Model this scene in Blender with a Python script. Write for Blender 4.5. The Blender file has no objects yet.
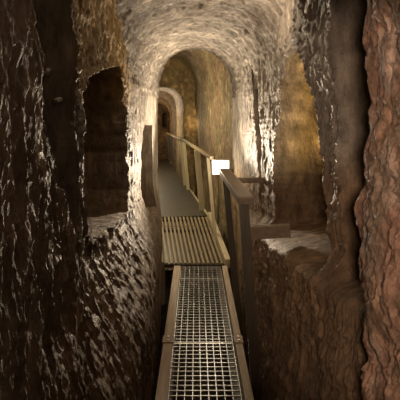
import bpy, bmesh, math
import numpy as np
from mathutils import Vector, Matrix

# ------------------------------------------------------------------ camera, world, lamps, exposure
scn = bpy.context.scene
F, CX, HY, EYE = 430.0, 200.0, 113.0, 1.67       # focal length (px), centre column, horizon row, eye height
cam_d = bpy.data.cameras.new('camera')
cam_d.sensor_width = 36.0
cam_d.lens = 36.0 * F / 400.0
cam_d.shift_y = -(200.0 - HY) / 400.0
cam_d.clip_start = 0.02
cam = bpy.data.objects.new('camera', cam_d)
scn.collection.objects.link(cam)
cam.location = (0, 0, EYE)
cam.rotation_euler = (math.radians(90), 0, 0)
scn.camera = cam

world = bpy.data.worlds.new('world')
scn.world = world
world.use_nodes = True
bg = world.node_tree.nodes['Background']
bg.inputs[0].default_value = (0.9, 0.6, 0.4, 1)
bg.inputs[1].default_value = 0.0

def lamp(name, loc, power, col, radius=0.05, spot=None, aim=None):
    d = bpy.data.lights.new(name, 'SPOT' if spot else 'POINT')
    d.energy = power
    d.color = col
    d.shadow_soft_size = radius
    if spot:
        d.spot_size = math.radians(spot)
        d.spot_blend = 0.6
    o = bpy.data.objects.new(name, d)
    scn.collection.objects.link(o)
    o.location = loc
    if aim is not None:
        o.rotation_euler = (Vector(aim) - Vector(loc)).to_track_quat('-Z', 'Y').to_euler()
    return o

WARM = (1.0, 0.82, 0.60)
GOLD = (1.0, 0.70, 0.36)
lamp('lamp_floodlight', (0.11, 4.74, 1.13), 135, WARM, 0.05, 132, (-0.45, 3.3, 2.2))
lamp('lamp_floodlight_spill', (0.11, 4.74, 1.10), 5, WARM, 0.04)
lamp('lamp_passage_behind', (0.06, -0.06, 1.70), 62, (1.0, 0.74, 0.54), 0.06, 56, (0.62, 1.25, 1.42))
lamp('fill_near_overhead', (0.24, 0.1, 2.2), 4.0, (1.0, 0.70, 0.46), 0.10)  # unseen fill light, added to lift the brown shadows near the viewer
lamp('lamp_ceiling', (0.30, 3.0, 2.42), 7.0, (1.0, 0.78, 0.54), 0.06)
lamp('lamp_niche', (0.98, 2.45, 1.68), 22.0, GOLD, 0.05, 85, (0.80, 3.4, 1.85))
lamp('lamp_chamber', (-0.72, 6.2, 1.7), 34, (1.0, 0.82, 0.52), 0.08)
lamp('lamp_gallery', (-1.25, 9.7, 1.5), 22, WARM, 0.06)
lamp('lamp_gallery_end', (-1.5, 11.6, 1.6), 14, GOLD, 0.06)

lamp('fill_far_corner', (-0.17, 8.38, 1.45), 1.0, (1.0, 0.66, 0.32), 0.03)  # unseen orange light, added to brighten the far jamb edge

scn.view_settings.view_transform = 'Standard'
scn.view_settings.look = 'None'
scn.view_settings.gamma = 1.0
scn.view_settings.use_curve_mapping = False
scn.view_settings.exposure = 0.9

# ------------------------------------------------------------------ numeric helpers
def _hash(ix, iy, iz, seed):
    h = (ix.astype(np.int64) * 374761393 + iy.astype(np.int64) * 668265263 + iz.astype(np.int64) * 2147483647 + seed * 974711) & 0xFFFFFFFF
    h = ((h ^ (h >> 13)) * 1274126177) & 0xFFFFFFFF
    h = ((h ^ (h >> 16)) * 2246822519) & 0xFFFFFFFF
    h = h ^ (h >> 15)
    return (h & 0xFFFFFF) / float(0xFFFFFF)

def vnoise(x, y, z, seed=0):
    """smooth value noise in -1..1"""
    fx, fy, fz = np.floor(x), np.floor(y), np.floor(z)
    ux, uy, uz = x - fx, y - fy, z - fz
    ux, uy, uz = (t * t * t * (t * (t * 6 - 15) + 10) for t in (ux, uy, uz))
    r = 0
    for a in (0, 1):
        for b in (0, 1):
            for c in (0, 1):
                w = (ux if a else 1 - ux) * (uy if b else 1 - uy) * (uz if c else 1 - uz)
                r = r + w * _hash(fx + a, fy + b, fz + c, seed)
    return r * 2 - 1

def fbm(x, y, z, seed=0, oct=4, gain=0.5):
    a, s, t = 1.0, 0.0, 0.0
    for k in range(oct):
        s = s + a * vnoise(x, y, z, seed + 17 * k)
        t += a
        a *= gain
        x, y, z = x * 2.03 + 3.1, y * 2.03 + 1.7, z * 2.03 + 5.3
    return s / t

def ridged(x, y, z, seed=0, oct=4, gain=0.55):
    a, s, t = 1.0, 0.0, 0.0
    for k in range(oct):
        s = s + a * (1 - np.abs(vnoise(x, y, z, seed + 31 * k)) * 2)
        t += a
        a *= gain
        x, y, z = x * 2.1 + 1.3, y * 2.1 + 4.7, z * 2.1 + 2.2
    return s / t

def sstep(a, b, x):
    t = np.clip((x - a) / (b - a), 0, 1)
    return t * t * (3 - 2 * t)

def poly_sd(px, py, poly):
    """signed distance to a polygon, positive inside"""
    poly = np.array(poly, float)
    n = len(poly)
    dmin = np.full(px.shape, 1e9)
    inside = np.zeros(px.shape, bool)
    for i in range(n):
        ax, ay = poly[i]
        bx, by = poly[(i + 1) % n]
        ex, ey = bx - ax, by - ay
        t = np.clip(((px - ax) * ex + (py - ay) * ey) / (ex * ex + ey * ey + 1e-12), 0, 1)
        dmin = np.minimum(dmin, np.hypot(px - ax - t * ex, py - ay - t * ey))
        cond = ((ay > py) != (by > py)) & (px < (bx - ax) * (py - ay) / (by - ay + 1e-12) + ax)
        inside ^= cond
    return np.where(inside, dmin, -dmin)

def link(o, parent=None):
    scn.collection.objects.link(o)
    if parent is not None:
        o.parent = parent
    return o

def grid_mesh(name, X, Y, Z, mat, tint=None, flip=False, sharp=0):
    n, m = X.shape
    co = np.stack([X, Y, Z], -1).reshape(-1, 3).astype(np.float32)
    idx = np.arange(n * m).reshape(n, m)
    q = np.stack([idx[:-1, :-1], idx[1:, :-1], idx[1:, 1:], idx[:-1, 1:]], -1).reshape(-1, 4)
    if flip:
        q = q[:, ::-1]
    me = bpy.data.meshes.new(name)
    me.vertices.add(len(co))
    me.vertices.foreach_set('co', co.ravel())
    me.loops.add(q.size)
    me.loops.foreach_set('vertex_index', q.ravel().astype(np.int32))
    me.polygons.add(len(q))
    me.polygons.foreach_set('loop_start', (np.arange(len(q)) * 4).astype(np.int32))
    me.polygons.foreach_set('loop_total', np.full(len(q), 4, np.int32))
    me.polygons.foreach_set('use_smooth', np.ones(len(q), bool))
    me.update(calc_edges=True)
    if sharp:
        me.set_sharp_from_angle(angle=math.radians(sharp))
    if tint is not None:
        at = me.attributes.new('tint', 'FLOAT_COLOR', 'POINT')
        c = np.ones((len(co), 4), np.float32)
        c[:, :3] = tint.reshape(-1, 3)
        at.data.foreach_set('color', c.ravel())
    me.materials.append(mat)
    o = bpy.data.objects.new(name, me)
    return link(o)

def structure(o, label):
    o['kind'] = 'structure'
    o['label'] = label
    return o

def empty(name, loc, label, cat, group=None):
    o = bpy.data.objects.new(name, None)
    o.location = loc
    o['label'] = label
    o['category'] = cat
    o['kind'] = 'thing'
    if group:
        o['group'] = group
    return link(o)

class MB:
    """collects oriented boxes, tubes and prisms into one mesh"""
    def __init__(self):
        self.bm = bmesh.new()
    def bar(self, p0, p1, w, h, bevel=0.0, up=(0, 0, 1)):
        p0, p1 = Vector(p0), Vector(p1)
        d = p1 - p0
        L = d.length
        t = d.normalized()
        s = t.cross(Vector(up))
        if s.length < 1e-4:
            s = t.cross(Vector((0, 1, 0)))
        s.normalize()
        u = s.cross(t)
        m = Matrix((s, t, u)).transposed().to_4x4()
        m.translation = (p0 + p1) / 2
        tmp = bmesh.new()
        bmesh.ops.create_cube(tmp, size=1.0)
        bmesh.ops.scale(tmp, vec=(w, L, h), verts=tmp.verts)
        if bevel:
            bmesh.ops.bevel(tmp, geom=list(tmp.edges), offset=bevel, segments=2, profile=0.6, affect='EDGES')
        bmesh.ops.transform(tmp, matrix=m, verts=tmp.verts)
        me = bpy.data.meshes.new('t')
        tmp.to_mesh(me)
        tmp.free()
        self.bm.from_mesh(me)
        bpy.data.meshes.remove(me)
        return self
    def tube(self, p0, p1, r, seg=14):
        p0, p1 = Vector(p0), Vector(p1)
        d = p1 - p0
        m = d.to_track_quat('Z', 'Y').to_matrix().to_4x4()
        m.translation = (p0 + p1) / 2
        bmesh.ops.create_cone(self.bm, cap_ends=True, segments=seg, radius1=r, radius2=r, depth=d.length, matrix=m)
        return self
    def build(self, name, mat, parent=None, at=None):
        me = bpy.data.meshes.new(name)
        if parent is not None:
            bmesh.ops.translate(self.bm, vec=-Vector(parent_world(parent)), verts=self.bm.verts)
        elif at is not None:
            bmesh.ops.translate(self.bm, vec=-Vector(at), verts=self.bm.verts)
        self.bm.to_mesh(me)
        self.bm.free()
        me.materials.append(mat)
        o = bpy.data.objects.new(name, me)
        if parent is None and at is not None:
            o.location = at
        return link(o, parent)

def parent_world(o):
    v = Vector(o.location)
    while o.parent is not None:
        o = o.parent
        v = v + Vector(o.location)
    return v

# ------------------------------------------------------------------ materials
def nt(name):
    m = bpy.data.materials.new(name)
    m.use_nodes = True
    t = m.node_tree
    return m, t, t.nodes['Principled BSDF']

def rock_material(name, base=None, stretch=(1, 1, 1), bump=0.6, rough=(0.5, 0.85), spec=0.22):
    m, t, p = nt(name)
    N, L = t.nodes, t.links
    tc = N.new('ShaderNodeTexCoord')
    mp = N.new('ShaderNodeMapping')
    mp.inputs['Scale'].default_value = stretch
    L.new(tc.outputs['Object'], mp.inputs['Vector'])
    def noise(scale, detail=6, rg=0.6, src=mp):
        n = N.new('ShaderNodeTexNoise')
        n.inputs['Scale'].default_value = scale
        n.inputs['Detail'].default_value = detail
        n.inputs['Roughness'].default_value = rg
        L.new(src.outputs['Vector'], n.inputs['Vector'])
        return n
    n1, n2, n3 = noise(3.2), noise(17, 8, 0.7), noise(55, 6, 0.7)
    nr = noise(9, 7, 0.75)
    nr.noise_type = 'RIDGED_MULTIFRACTAL'
    if base is None:
        at = N.new('ShaderNodeAttribute')
        at.attribute_name = 'tint'
        colour = at.outputs['Color']
    else:
        rgb = N.new('ShaderNodeRGB')
        rgb.outputs[0].default_value = (*base, 1)
        colour = rgb.outputs[0]
    def ramp(src, lo, hi, a, b):
        r = N.new('ShaderNodeMapRange')
        r.inputs['From Min'].default_value = lo
        r.inputs['From Max'].default_value = hi
        r.inputs['To Min'].default_value = a
        r.inputs['To Max'].default_value = b
        L.new(src, r.inputs['Value'])
        return r.outputs['Result']
    def mul(c, f):
        x = N.new('ShaderNodeMix')
        x.data_type = 'RGBA'
        x.blend_type = 'MULTIPLY'
        x.inputs['Factor'].default_value = 1.0
        L.new(c, x.inputs['A'])
        L.new(f, x.inputs['B'])
        return x.outputs['Result']
    c = mul(colour, ramp(n1.outputs['Fac'], 0.3, 0.7, 0.6, 1.3))
    c = mul(c, ramp(n2.outputs['Fac'], 0.32, 0.68, 0.5, 1.4))
    c = mul(c, ramp(nr.outputs['Fac'], 0.1, 1.0, 0.45, 1.35))
    L.new(c, p.inputs['Base Color'])
    L.new(ramp(n2.outputs['Fac'], 0.35, 0.65, rough[1], rough[0]), p.inputs['Roughness'])
    p.inputs['Specular IOR Level'].default_value = spec
    b1 = N.new('ShaderNodeBump')
    b1.inputs['Strength'].default_value = bump
    b1.inputs['Distance'].default_value = 0.05
    L.new(n2.outputs['Fac'], b1.inputs['Height'])
    b3 = N.new('ShaderNodeBump')
    b3.inputs['Strength'].default_value = bump
    b3.inputs['Distance'].default_value = 0.03
    L.new(nr.outputs['Fac'], b3.inputs['Height'])
    L.new(b3.outputs['Normal'], b1.inputs['Normal'])
    b2 = N.new('ShaderNodeBump')
    b2.inputs['Strength'].default_value = bump
    b2.inputs['Distance'].default_value = 0.012
    L.new(n3.outputs['Fac'], b2.inputs['Height'])
    L.new(b1.outputs['Normal'], b2.inputs['Normal'])
    L.new(b2.outputs['Normal'], p.inputs['Normal'])
    return m

def plain_material(name, col, rough=0.5, metal=0.0, grain=0.25, scale=(30, 3, 30), bump=0.1):
    m, t, p = nt(name)
    N, L = t.nodes, t.links
    tc = N.new('ShaderNodeTexCoord')
    mp = N.new('ShaderNodeMapping')
    mp.inputs['Scale'].default_value = scale
    L.new(tc.outputs['Object'], mp.inputs['Vector'])
    n = N.new('ShaderNodeTexNoise')
    n.inputs['Scale'].default_value = 1.0
    n.inputs['Detail'].default_value = 6
    L.new(mp.outputs['Vector'], n.inputs['Vector'])
    r = N.new('ShaderNodeValToRGB')
    r.color_ramp.elements[0].position = 0.3
    r.color_ramp.elements[1].position = 0.7
    r.color_ramp.elements[0].color = (*[c * (1 - grain) for c in col], 1)
    r.color_ramp.elements[1].color = (*[min(1, c * (1 + grain)) for c in col], 1)
    L.new(n.outputs['Fac'], r.inputs['Fac'])
    L.new(r.outputs['Color'], p.inputs['Base Color'])
    p.inputs['Roughness'].default_value = rough
    p.inputs['Metallic'].default_value = metal
    b = N.new('ShaderNodeBump')
    b.inputs['Strength'].default_value = bump
    b.inputs['Distance'].default_value = 0.004
    L.new(n.outputs['Fac'], b.inputs['Height'])
    L.new(b.outputs['Normal'], p.inputs['Normal'])
    return m

M_WALL = rock_material('limestone_wall', None, (1, 1, 0.35), 0.9, (0.38, 0.75))
M_SPUR = rock_material('reddish_spur', None, (1.7, 1.7, 1.3), 0.9, (0.5, 0.8))
M_VAULT = rock_material('pick_marked_vault', None, (0.7, 1.5, 1), 0.9, (0.5, 0.85))
M_CHAMBER = rock_material('yellow_limestone', None, (1, 1, 0.8), 0.5, (0.6, 0.9))
M_EARTH = rock_material('trench_floor', (0.10, 0.075, 0.055), (1, 1, 1), 0.6, (0.8, 0.95))
M_STEEL = plain_material('galvanised_steel', (0.75, 0.75, 0.75), 0.36, 0.85, 0.15, (20, 20, 20), 0.05)
M_SLAT = plain_material('taupe_slat', (0.25, 0.20, 0.125), 0.5, 0.1, 0.15, (30, 4, 30), 0.1)
M_DECK = plain_material('dull_ramp_sheet', (0.045, 0.040, 0.026), 0.55, 0.1, 0.2, (12, 3, 12), 0.1)
M_BEAM = plain_material('weathered_beam', (0.42, 0.33, 0.245), 0.6, 0.0, 0.22, (40, 3, 40), 0.25)
M_RAIL = plain_material('brown_rail', (0.14, 0.10, 0.07), 0.38, 0.0, 0.25, (40, 5, 40), 0.2)
M_POST = plain_material('brown_post', (0.055, 0.041, 0.027), 0.5, 0.0, 0.25, (40, 40, 4), 0.2)
M_PALE = plain_material('pale_post', (0.50, 0.44, 0.29), 0.6, 0.0, 0.2, (40, 40, 4), 0.2)
M_LAMPBODY = plain_material('lamp_housing', (0.25, 0.24, 0.22), 0.5, 0.3, 0.1)
m_, t_, p_ = nt('lit_lens')
p_.inputs['Base Color'].default_value = (0.9, 0.85, 0.7, 1)
p_.inputs['Emission Color'].default_value = (1.0, 0.88, 0.62, 1)
p_.inputs['Emission Strength'].default_value = 1.4
M_LENS = m_

# ------------------------------------------------------------------ rock colours
GREY = np.array([0.50, 0.43, 0.36])
PALE = np.array([0.62, 0.54, 0.45])
BROWN = np.array([0.40, 0.275, 0.17])
OCHRE = np.array([0.66, 0.44, 0.18])
GOLDR = np.array([0.54, 0.39, 0.17])
RED = np.array([0.51, 0.30, 0.21])
MUD = np.array([0.36, 0.23, 0.135])

def mix(a, b, w):
    return a * (1 - w[..., None]) + b * w[..., None]

def flat(c, shape):
    return np.broadcast_to(np.asarray(c, float), shape + (3,)).copy()

# wall grid: depth (Y) geometric, height (Z) even
YS = np.concatenate([0.45 * np.exp(np.linspace(0, math.log(2.60 / 0.45), 400)), np.linspace(2.612, 5.0, 200)])
ZS = np.linspace(-0.55, 2.85, 540)
GY, GZ = np.meshgrid(YS, ZS, indexing='ij')

def unproject(pts, knots, side):
    """picture outline of an opening -> (Y, Z) on the wall surface it is cut into"""
    yy = np.linspace(0.7, 4.95, 3000)
    dd = np.interp(yy, [k[0] for k in knots], [k[1] for k in knots])
    px = CX + side * dd * F / yy
    order = np.argsort(px)
    out = []
    for x, y in pts:
        Y = np.interp(x, px[order], yy[order])
        out.append((Y, EYE - (y - HY) / F * Y))
    return out

def edge_curve(pts, d):
    """picture outline of a ridge's far edge -> Y as a function of Z"""
    r = []
    for x, y in pts:
        Y = d * F / abs(x - CX)
        r.append((EYE - (y - HY) / F * Y, Y))
    r.sort()
    return np.interp(GZ, [a for a, b in r], [b for a, b in r])

def rock_noise(seed, d, fade=None, spur=None):
    amp = 1 - 0.6 * sstep(4.0, 4.8, GY)
    if fade is not None:
        amp = amp * fade
    o = d
    d = 0 * d
    n = 0.035 * fbm(GY * 2.2, GZ * 1.6, d * 2, seed, 3) * amp
    n = n + 0.028 * ridged(GY * 9, GZ * 3.0, d * 6, seed + 5, 4) * amp
    near = 1 - 0.25 * sstep(2.0, 1.6, GY) * (spur is None)
    n = n + 0.014 * near * ridged(GY * 26, GZ * 9, d * 20, seed + 9, 3) * amp
    n = n + 0.008 * near * ridged(GY * 55, GZ * 22, d * 40, seed + 13, 2) * amp
    n = n - n.mean()
    if spur is not None:      # the spur is lumpy instead of streaked
        q = 0.045 * fbm(GY * 4.5, GZ * 4.0, d, seed + 21, 4) + 0.012 * fbm(GY * 22, GZ * 18, d, seed + 23, 3)
        n = n * (1 - 0.8 * spur) + (q + 0.010 * ridged(GY * 40, GZ * 26, d, seed + 29, 3)) * spur
    return n

# ------------------------------------------------------------------ left wall
KL = [(0.3, 0.60), (3.6, 0.60), (4.0, 0.575), (4.3, 0.548), (4.6, 0.515), (4.9, 0.478), (5.2, 0.478)]
d = np.interp(GY, [k[0] for k in KL], [k[1] for k in KL])
base = d.copy()
ragged = 0.05 * fbm(GY * 5, GZ * 6, GY * 0, 3, 4)
ye = edge_curve([(24, 0), (30, 50), (38, 100), (45, 150), (58, 200), (70, 245), (74, 300), (74, 420)], 0.5) + 0.07 + ragged * 0.6
ridge = 1 - sstep(-0.02, 0.03, GY - ye)
recess = (1 - ridge) * (1 - sstep(2.00, 2.05, GY + ragged * 0.4)) * sstep(1.02, 1.16, GZ + ragged)
d = d - (0.10 + 0.10 * np.clip((1.5 - GY) / 0.6, 0, 1.2)) * ridge + 0.24 * recess
niche = unproject([(81, 130), (83, 100), (88, 80), (96, 70), (106, 67), (115, 68), (118, 85), (121, 110), (124, 150), (125, 190), (122, 212),
                   (116, 219), (104, 228), (95, 238), (88, 247), (80, 225), (79, 190), (80, 160)], KL, -1)
sd = poly_sd(GY, GZ, niche) + 0.35 * ragged
w_n = sstep(-0.004, 0.035, sd)
w_d = sstep(0, 0.28, sd)
d = d + 0.30 * w_n + 0.36 * w_d - 0.018 * np.exp(-(sd / 0.035) ** 2)
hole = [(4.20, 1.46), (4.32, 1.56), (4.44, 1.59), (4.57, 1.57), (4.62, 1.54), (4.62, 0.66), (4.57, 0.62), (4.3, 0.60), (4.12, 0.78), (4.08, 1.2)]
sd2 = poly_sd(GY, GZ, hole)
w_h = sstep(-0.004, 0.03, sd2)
d = d + 0.55 * w_h
dlow = np.interp(GY, [0.3, 1.0, 1.6, 2.5, 3.6, 4.8, 5.2], [0.44, 0.42, 0.38, 0.30, 0.345, 0.425, 0.43])
b = sstep(1.0, 0.30, GZ + 0.5 * ragged) * (1 - 0.9 * w_h) * (1 - w_n)
d = d * (1 - b) + dlow * b
d = d - rock_noise(11, d, 1 - 0.5 * sstep(3.2, 3.8, GY)) * (1 - 0.5 * w_n) * (1 - 0.4 * b)
d = d + 0.30 * sstep(4.92, 4.97, GY)
tint = flat(GREY, d.shape)
up = sstep(1.55, 1.95, GZ + 3 * ragged) * (1 - sstep(3.3, 3.9, GY)) * sstep(2.02, 2.12, GY)
tint = mix(tint, OCHRE, up * 0.9)
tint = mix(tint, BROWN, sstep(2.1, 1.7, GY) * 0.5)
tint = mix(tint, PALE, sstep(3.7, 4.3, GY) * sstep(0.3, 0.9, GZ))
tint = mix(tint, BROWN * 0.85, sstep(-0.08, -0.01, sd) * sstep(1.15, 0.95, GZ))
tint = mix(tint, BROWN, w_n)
tint = mix(tint, BROWN * 0.7, w_h)  # darker brown stands in for the shade inside the oval hole
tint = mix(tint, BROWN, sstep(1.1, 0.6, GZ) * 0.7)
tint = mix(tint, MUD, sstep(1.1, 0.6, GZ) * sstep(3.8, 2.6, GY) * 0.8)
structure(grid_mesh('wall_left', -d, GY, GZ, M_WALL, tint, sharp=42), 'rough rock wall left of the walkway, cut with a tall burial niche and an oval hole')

# ------------------------------------------------------------------ right wall
KR = [(0.3, 0.62), (3.3, 0.62), (3.6, 0.595), (4.0, 0.53), (4.2, 0.50), (4.5, 0.435), (4.9, 0.362), (5.2, 0.362)]
d = np.interp(GY, [k[0] for k in KR], [k[1] for k in KR])
ragged = 0.05 * fbm(GY * 5, GZ * 6, GY * 0, 43, 4)
RD = 0.47
ye = edge_curve([(358, 0), (362, 60), (365, 100), (362, 150), (356, 190), (352, 220), (354, 260), (360, 285), (368, 310), (372, 345), (368, 400)], RD) + ragged * 0.25
ridge = 1 - sstep(-0.02, 0.03, GY - ye)
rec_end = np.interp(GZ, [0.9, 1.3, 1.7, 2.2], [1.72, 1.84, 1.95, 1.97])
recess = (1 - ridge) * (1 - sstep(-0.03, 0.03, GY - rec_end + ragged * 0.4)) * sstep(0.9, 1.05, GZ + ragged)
d = d - (0.62 - RD) * ridge + 0.22 * recess
niche = unproject([(297, 37), (302, 42), (306, 58), (311, 78), (318, 110), (324, 145), (328, 180), (331, 215), (335, 250), (342, 285),
                   (330, 286), (305, 262), (276, 238), (277, 190), (279, 130), (283, 90), (289, 58)], KR, 1)
sd = poly_sd(GY, GZ, niche) + 0.30 * ragged
w_n = sstep(-0.004, 0.035, sd)
w_d = sstep(0, 0.28, sd)
d = d + 0.22 * w_n + 0.36 * w_d - 0.018 * np.exp(-(sd / 0.035) ** 2)
slot = unproject([(251, 50), (255, 47), (258, 60), (259, 100), (261, 150), (262, 200), (260.5, 205), (257, 150), (254, 100), (252, 75)], KR, 1)
sd2 = poly_sd(GY, GZ, slot) + 0.08 * ragged
w_h = sstep(-0.004, 0.02, sd2)
d = d + 0.30 * w_h
zl = np.interp(GY, [1.2, 1.42, 2.72, 3.6, 4.9], [1.10, 1.085, 0.90, 0.75, 0.6])
b = sstep(0.06, -0.10, GZ - zl + 0.4 * ragged)
dlow = np.interp(GY, [0.3, 1.25, 1.7, 2.7, 3.6, 4.6, 5.2], [0.56, 0.56, 0.51, 0.475, 0.45, 0.42, 0.40]) - 0.075 * np.clip((zl - GZ) / 0.9, 0, 1.2) * (1 - sstep(4.0, 4.8, GY))
dlow = np.where(ridge > 0, dlow * (1 - ridge) + 0.46 * ridge, dlow)
d = d * (1 - b) + dlow * b
d = d - rock_noise(71, d, 1 - 0.45 * sstep(3.1, 3.7, GY), ridge) * (1 - 0.2 * w_n)
d = d + 0.30 * sstep(4.92, 4.97, GY)
tint = flat(GREY, d.shape)
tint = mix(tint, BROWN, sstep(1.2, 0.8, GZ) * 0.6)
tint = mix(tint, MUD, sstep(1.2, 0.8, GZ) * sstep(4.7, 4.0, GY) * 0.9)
tint = mix(tint, BROWN, recess * 0.8)  # browner recess: part of its shade is put into the colour
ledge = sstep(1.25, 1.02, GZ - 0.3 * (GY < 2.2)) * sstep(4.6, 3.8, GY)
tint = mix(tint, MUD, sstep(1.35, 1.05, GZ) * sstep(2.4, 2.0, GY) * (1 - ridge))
tint = mix(tint, GOLDR, w_n)
tint = mix(tint, BROWN * 0.8, w_n * sstep(0.05, 0.4, fbm(GY * 14, GZ * 6, d * 9, 88, 4)) * 0.8)
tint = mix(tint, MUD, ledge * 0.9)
tint = mix(tint, RED, ridge)
tint = mix(tint, PALE * np.array([1, .92, .9]), ridge * sstep(0.05, 0.25, fbm(GY * 9, GZ * 6, GY * 0, 5, 4)) * 0.5)
tint = mix(tint, BROWN * 0.8, ridge * sstep(0.05, 0.3, fbm(GY * 8, GZ * 6, GY * 0, 25, 4)) * 0.6)
tint = mix(tint, OCHRE, sstep(4.0, 4.5, GY) * sstep(1.3, 0.8, GZ) * 0.7)  # golden lamplight low on the wall, painted as ochre
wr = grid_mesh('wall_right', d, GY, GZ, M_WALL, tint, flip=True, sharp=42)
wr.data.materials.append(M_SPUR)
mk = (ridge[:-1, :-1] > 0.5) & (ridge[1:, 1:] > 0.5)
wr.data.polygons.foreach_set('material_index', mk.ravel().astype(np.int32))
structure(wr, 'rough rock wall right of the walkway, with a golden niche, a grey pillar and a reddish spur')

# ------------------------------------------------------------------ swept vaults
def sweep(name, rows, mat, tint_fn, label, n_side=70, n_arc=170, amp=1.0, seed=0, power=2.4, step=0.03, zfloor=-0.55, strokes=False):
    """rows: (Y, x_left, x_right, spring, apex); profile from floor right, over the vault, to floor left"""
    ry = [r[0] for r in rows]
    ys = []
    for a, c in zip(rows[:-1], rows[1:]):
        k = max(2, int(math.ceil((c[0] - a[0]) / step)))
        ys += list(np.linspace(a[0], c[0], k, endpoint=False))
    ys.append(rows[-1][0])
    ys = np.array(ys)
    xl, xr, zs, za = (np.interp(ys, ry, [r[i] for r in rows])[:, None] for i in (1, 2, 3, 4))
    cx, hw = (xl + xr) / 2, (xr - xl) / 2
    th = np.linspace(0, math.pi, n_arc)[None, :]
    c, s = np.cos(th), np.sin(th)
    ax = cx + hw * np.sign(c) * np.abs(c) ** (2 / power)
    az = zs + (za - zs) * np.abs(s) ** (2 / power)
    X, Z = [ax], [az]
    if n_side:
        u = np.linspace(0, 1, n_side, endpoint=False)[None, :]
        X = [xr + 0 * u, ax, xl + 0 * u]
        Z = [zfloor + (zs - zfloor) * u, az, (zfloor + (zs - zfloor) * u)[:, ::-1]]
    X, Z = np.concatenate(X, 1), np.concatenate(Z, 1)
    Y = np.broadcast_to(ys[:, None], X.shape).copy()
    n = 0.04 * fbm(X * 2, Y * 2, Z * 2, seed, 3) + 0.012 * fbm(X * 12, Y * 12, Z * 12, seed + 3, 3)
    if strokes:
        q = X * 0.9 + Z * 0.4
        n = n * 0.6 + 0.036 * ridged(q * 7 + Y * 3, Y * 20 - q * 5, Z * 7, seed + 7, 3)
    n = n * amp
    vx, vz = X - cx, Z - (zs - 0.2)
    r = np.sqrt(vx * vx + vz * vz) + 1e-6
    if n_side:
        side = (np.arange(X.shape[1]) < n_side) | (np.arange(X.shape[1]) >= n_side + n_arc)
        vz = np.where(side[None, :], 0, vz)
        r = np.where(side[None, :], np.abs(vx) + 1e-6, r)
    X = X - vx / r * n
    Z = Z - vz / r * n
    return structure(grid_mesh(name, X, Y, Z, mat, tint_fn(X, Y, Z)), label)

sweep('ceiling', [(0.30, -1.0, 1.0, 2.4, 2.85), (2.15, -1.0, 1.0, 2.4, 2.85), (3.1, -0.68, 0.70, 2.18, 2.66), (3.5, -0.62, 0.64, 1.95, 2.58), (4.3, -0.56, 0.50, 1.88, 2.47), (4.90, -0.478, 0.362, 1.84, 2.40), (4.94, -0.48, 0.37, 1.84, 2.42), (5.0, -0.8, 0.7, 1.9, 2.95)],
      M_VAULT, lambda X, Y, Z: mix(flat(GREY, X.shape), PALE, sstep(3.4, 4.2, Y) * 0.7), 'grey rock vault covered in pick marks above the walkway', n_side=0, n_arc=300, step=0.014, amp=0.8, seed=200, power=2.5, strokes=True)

def path_x(x0, Y):
    return x0 - (Y - 5.0) * 0.148

def row(Y, xl, xr, zs, za):
    return (Y, xl, xr, zs, za)

rows = [row(4.96, -0.80, 0.44, 1.95, 2.95), row(8.60, -1.35, -0.09, 1.95, 2.75),
        row(8.62, -1.20, -0.335, 1.72, 2.20), row(10.3, -1.40, -0.56, 1.72, 2.22),
        row(10.32, -1.40, -0.60, 1.55, 2.06), row(10.9, -1.45, -0.70, 1.55, 2.06),
        row(10.92, -1.65, -0.55, 1.7, 2.35), row(12.0, -1.8, -0.65, 1.7, 2.35),
        row(12.02, -1.55, -0.82, 1.5, 1.95), row(12.3, -1.6, -0.86, 1.5, 1.95),
        row(12.32, -1.9, -0.75, 1.7, 2.3), row(13.3, -2.0, -0.85, 1.7, 2.3)]
def chamber_tint(X, Y, Z):
    t = flat([0.46, 0.36, 0.20], X.shape)
    t = mix(t, BROWN, sstep(0.0, 0.25, fbm(X * 3, Y * 2.4, Z * 2.5, 301, 5)) * 0.9)
    t = mix(t, OCHRE, sstep(8.4, 8.7, Y) * sstep(9.2, 8.7, Y) * 0.4)
    t = mix(t, PALE, sstep(8.615, 8.65, Y) * sstep(1.55, 1.75, Z) * (1 - sstep(10.22, 10.28, Y)))  # lit soffit of the second arch painted paler
    t = mix(t, BROWN * 0.55, sstep(10.22, 10.3, Y) * 0.9)  # darker past the soffit, holding down the gallery light by colour
    return t
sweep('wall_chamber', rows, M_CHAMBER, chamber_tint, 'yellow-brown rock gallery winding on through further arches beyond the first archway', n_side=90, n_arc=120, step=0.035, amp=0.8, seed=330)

# end wall with a dark window
ex, ez = np.meshgrid(np.linspace(-2.2, -0.6, 150), np.linspace(-0.55, 2.5, 260), indexing='ij')
wnd = poly_sd(ex, ez, [(-1.17, 1.22), (-1.0, 1.22), (-1.0, 1.62), (-1.03, 1.68), (-1.13, 1.68), (-1.17, 1.6)])
ey = 13.2 + 0.03 * fbm(ex * 5, ez * 5, ex * 0, 9, 4) + 0.5 * sstep(0, 0.02, wnd) - 0.04 * np.exp(-(wnd / 0.04) ** 2)
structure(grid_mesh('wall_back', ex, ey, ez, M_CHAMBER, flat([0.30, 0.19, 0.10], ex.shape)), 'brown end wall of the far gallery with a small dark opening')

# trench floor
fx, fy = np.meshgrid(np.linspace(-2.2, 1.0, 90), np.linspace(-0.3, 13.6, 320), indexing='ij')
fz = -0.42 + 0.05 * fbm(fx * 3, fy * 3, fx * 0, 77, 4)
structure(grid_mesh('floor', fx, fy, fz, M_EARTH), 'dark rubble trench floor under the raised walkway')
# closing wall behind the camera
bx, bz = np.meshgrid(np.linspace(-1.0, 1.0, 60), np.linspace(-0.55, 2.9, 90), indexing='ij')
structure(grid_mesh('wall_front', bx, -0.35 + 0.03 * fbm(bx * 4, bz * 4, bx * 0, 5, 3), bz, M_WALL, flat(BROWN, bx.shape)), 'rock wall behind the viewer')

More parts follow.
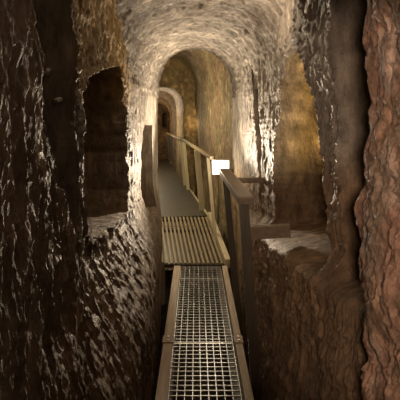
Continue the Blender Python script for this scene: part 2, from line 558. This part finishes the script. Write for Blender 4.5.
# ------------------------------------------------------------------ near walkway: square mesh grating between two beams
def xl_near(Y):
    return -0.186 - 0.0096 * (Y - 2.5)
def xr_near(Y):
    return 0.243 - 0.0096 * (Y - 2.5)

def grating(y0, y1, label):
    r = empty('walkway_grating', (0, y0, -0.03), label, 'walkway grating', 'square mesh grating panels')
    g = MB()
    n = 9
    for i in range(n + 1):
        f = i / n
        a = xl_near(y0) + (xr_near(y0) - xl_near(y0)) * f
        c = xl_near(y1) + (xr_near(y1) - xl_near(y1)) * f
        g.bar((a, y0, -0.015), (c, y1, -0.015), 0.0036, 0.03)
    k = int(round((y1 - y0) / 0.048))
    for i in range(1, k):
        y = y0 + (y1 - y0) * i / k
        g.bar((xl_near(y), y, -0.004), (xr_near(y), y, -0.004), 0.0036, 0.008)
    g.build('mesh', M_STEEL, r)
    for y in (y0 + 0.004, y1 - 0.004):
        MB().bar((xl_near(y), y, -0.015), (xr_near(y), y, -0.015), 0.006, 0.031).build('end_bar', M_STEEL, r)
    return r
grating(1.00, 3.12, 'square mesh steel grating panel at the bottom, nearest the viewer, in shade')
grating(3.13, 4.33, 'long brightly lit square mesh grating panel beside the handrail posts')
grating(4.34, 4.685, 'short square mesh grating panel just before the step up to the slatted deck')

def kerb(side, y0, y1, label, splice):
    w = 0.07
    f = xl_near if side < 0 else xr_near
    off = -0.005 - w / 2 if side < 0 else 0.018 + w / 2 * 0.75
    w = w if side < 0 else w * 0.75
    c = Vector((f(y0) + off, y0, 0.0))
    r = empty('walkway_beam', (c.x, y0, -0.4), label, 'beam', 'beams along the mesh walkway')
    MB().bar((f(y0) + off, y0, -0.045), (f(y1) + off, y1, -0.045), w, 0.11, 0.004).build('beam', M_BEAM, r)
    for y in (y0 + 0.15, y1 - 0.12):
        MB().bar((f(y) + off, y, -0.46), (f(y) + off, y, -0.101), 0.05, 0.05, 0.003).build('support_leg', M_BEAM, r)
    # ledge angle that carries the grating
    s = -side
    MB().bar((f(y0) - side * 0.004, y0, -0.036), (f(y1) - side * 0.004, y1, -0.036), 0.03 + (0.04 if side > 0 else 0), 0.008).build('ledge_angle', M_POST, r)
    if splice:
        p = MB()
        p.bar((f(y1) + off, y1 - 0.10, 0.012), (f(y1) + off, y1 - 0.005, 0.012), w + 0.012, 0.012, 0.002)
        sp = p.build('splice_plate', M_BEAM, r)
        for yy in (y1 - 0.08, y1 - 0.03):
            MB().tube((f(y1) + off, yy, 0.016), (f(y1) + off, yy, 0.026), 0.009, 8).build('bolt', M_STEEL, sp)
    return r
kerb(-1, 1.0, 3.20, 'wooden beam at the bottom edge, left of the shaded mesh grating', True)
kerb(-1, 3.21, 4.68, 'wooden beam left of the lit mesh grating, below the bright rock pier', False)
kerb(1, 1.0, 3.20, 'wooden beam right of the shaded mesh grating, by the near handrail post', True)
kerb(1, 3.21, 4.68, 'wooden beam right of the lit mesh grating, by the slimmer far handrail post', False)

# ------------------------------------------------------------------ slatted deck rising to the left, then the dark ramp
def dx(Y):
    return -0.148 * (Y - 4.69)
def dz(Y):
    return np.interp(Y, [4.69, 5.8, 20], [0.03, 0.27, 0.27])
SL, SR = -0.386, 0.27
def slatted(y0, y1, label):
    z0, z1 = float(dz(y0)), float(dz(y1))
    r = empty('slatted_deck_panel', (dx(y0), y0, z0), label, 'deck panel', 'slatted deck panels')
    n = 13
    g = MB()
    for i in range(n):
        x = SL + (SR - SL) * (i + 0.5) / n
        g.bar((x + dx(y0), y0, z0 - 0.012), (x + dx(y1), y1, z1 - 0.012), 0.026, 0.024, 0.002)
    g.build('slats', M_SLAT, r)
    for t in (0.03, 0.97):
        y = y0 + (y1 - y0) * t
        z = z0 + (z1 - z0) * t
        MB().bar((SL + dx(y), y, z - 0.042), (SR + dx(y), y, z - 0.042), 0.04, 0.036).build('cross_bearer', M_POST, r)
    u = MB().bar((SL + 0.33 + dx(y0), y0, z0 - 0.064), (SL + 0.33 + dx(y1), y1, z1 - 0.064), 0.64, 0.006)
    u.build('under_tray', M_RAIL, r)
slatted(4.70, 5.53, 'larger slatted deck panel directly above the step from the mesh grating')
slatted(5.54, 5.81, 'short slatted deck panel just before the dark smooth ramp')

r = empty('deck_edge_beam', (SL - 0.02, 4.70, 0.0), 'pale beam along the left side of the slatted deck, against the rock pier', 'beam')
MB().bar((SL - 0.026 + dx(4.70), 4.70, 0.0), (SL - 0.026 + dx(5.82), 5.82, 0.245), 0.04, 0.09, 0.004).build('beam', M_PALE, r)
MB().bar((SL - 0.022, 4.75, -0.45), (SL - 0.022, 4.75, -0.03), 0.04, 0.05).build('support_leg', M_BEAM, r)
r = empty('deck_kerb', (SR + 0.03, 4.70, 0.0), 'pale kerb beam along the right side of the slatted deck, below the pale posts', 'beam')
MB().bar((SR + 0.035 + dx(4.70), 4.70, 0.02), (SR + 0.035 + dx(5.84), 5.84, 0.275), 0.06, 0.11, 0.005).build('beam', M_PALE, r)
for y in (4.8, 5.7):
    MB().bar((SR + 0.035 + dx(y), y, -0.45), (SR + 0.035 + dx(y), y, float(dz(y)) - 0.05), 0.05, 0.05).build('support_leg', M_BEAM, r)

r = empty('ramp_deck', (dx(5.83), 5.83, 0.27), 'dark smooth ramp sheet running away to the far gallery', 'walkway')
MB().bar(((SL + SR) / 2 + dx(5.83), 5.83, 0.26), ((SL + SR) / 2 + dx(13.0), 13.0, 0.26), SR - SL, 0.02, 0.002).build('sheet', M_DECK, r)
MB().bar((SR + 0.012 + dx(5.83), 5.83, 0.265), (SR + 0.012 + dx(13.0), 13.0, 0.265), 0.022, 0.05, 0.003).build('edge_strip', M_PALE, r)
for y in (6.0, 8.0, 10.0, 12.0):
    for x in (SL + 0.05, SR - 0.05):
        MB().bar((x + dx(y), y, -0.45), (x + dx(y), y, 0.25), 0.06, 0.06).build('support_leg', M_BEAM, r)

# ------------------------------------------------------------------ near handrail
r = empty('handrail', (0.32, 2.62, -0.1), 'dark brown near handrail on two leaning posts beside the mesh grating', 'handrail')
MB().bar((0.2785, 2.60, 1.138), (0.222, 3.92, 1.138), 0.098, 0.052, 0.008).build('rail', M_RAIL, r)
MB().bar((0.372, 2.66, -0.40), (0.268, 2.66, 1.115), 0.060, 0.055, 0.004, up=(0, 1, 0)).build('post', M_POST, r)
MB().bar((0.368, 3.80, -0.40), (0.222, 3.80, 1.115), 0.055, 0.055, 0.004, up=(0, 1, 0)).build('post', M_POST, r)
MB().bar((0.30, 2.665, 0.93), (0.56, 2.69, 0.935), 0.05, 0.078, 0.004).build('wall_strut', M_RAIL, r)
MB().bar((0.24, 3.80, 1.075), (0.58, 3.82, 1.075), 0.05, 0.045, 0.004).build('wall_strut', M_RAIL, r)

# ------------------------------------------------------------------ far handrails
def railing(label, ya, yb, za, zb, xa, xb, posts, mats, w=0.045):
    r = empty('handrail', (xa, ya, za - 1.0), label, 'handrail', 'far handrails')
    MB().bar((xa, ya, za), (xb, yb, zb), w, 0.04, 0.006).build('rail', M_SLAT, r)
    for y, pw, m in posts:
        t = (y - ya) / (yb - ya)
        x = xa + (xb - xa) * t
        xf = max(x, SR + 0.05 + dx(y))
        MB().bar((xf, y, -0.45), (x, y, za + (zb - za) * t - 0.024), pw, 0.06, 0.004, up=(0, 1, 0)).build('post', m, r)
    return r
railing('brown sloping rail on pale posts along the slatted deck beyond the lamp', 4.98, 8.0, 1.15, 1.17, 0.14, -0.316,
        [(5.25, 0.04, M_PALE), (6.2, 0.085, M_PALE), (7.85, 0.06, M_PALE)], None)
railing('small distant handrail where the dark ramp reaches the end wall', 8.2, 12.2, 1.16, 1.10, -0.36, -0.93,
        [(8.3, 0.06, M_PALE), (11.0, 0.06, M_POST), (12.1, 0.06, M_POST)], None)

# ------------------------------------------------------------------ floodlight fixed to the right wall behind the handrail
r = empty('floodlight', (0.23, 4.84, 1.06), 'small square floodlight glowing white behind the far end of the handrail', 'lamp')
MB().bar((0.235, 4.825, 1.06), (0.235, 4.90, 1.06), 0.20, 0.175, 0.01).build('housing', M_LAMPBODY, r)
MB().bar((0.235, 4.812, 1.06), (0.235, 4.826, 1.06), 0.18, 0.155, 0.004).build('lens', M_LENS, r)
MB().bar((0.30, 4.87, 1.06), (0.50, 4.87, 1.05), 0.03, 0.04, 0.003).build('bracket', M_LAMPBODY, r)

# ------------------------------------------------------------------ pale lumps added in place of wall glints in the left recess
def glint_lump(loc, size, seed, label):
    rng = np.random.default_rng(seed)
    bm = bmesh.new()
    bmesh.ops.create_icosphere(bm, subdivisions=2, radius=1.0)
    for v in bm.verts:
        k = 1 + 0.35 * (rng.random() - 0.5)
        v.co = Vector((v.co.x * size[0] * k, v.co.y * size[1] * k, v.co.z * size[2] * k))
        v.co.x += v.co.z * 0.5
    me = bpy.data.meshes.new('wall_glint')
    bm.to_mesh(me)
    bm.free()
    me.materials.append(M_GLINT)
    o = bpy.data.objects.new('wall_glint', me)
    o.location = loc
    o['label'] = label
    o['category'] = 'rock'
    link(o)
M_GLINT = rock_material('pale_glint_rock', (0.75, 0.70, 0.64), (1, 1, 1), 0.5, (0.3, 0.6))
glint_lump((-0.654, 1.985, 1.73), (0.016, 0.05, 0.014), 1, 'pale lump standing in for a wall glint in the dark recess, the larger and lower one')
glint_lump((-0.695, 1.985, 1.86), (0.009, 0.05, 0.018), 2, 'thin lump standing in for a wall glint in the dark recess, above the larger pale one')
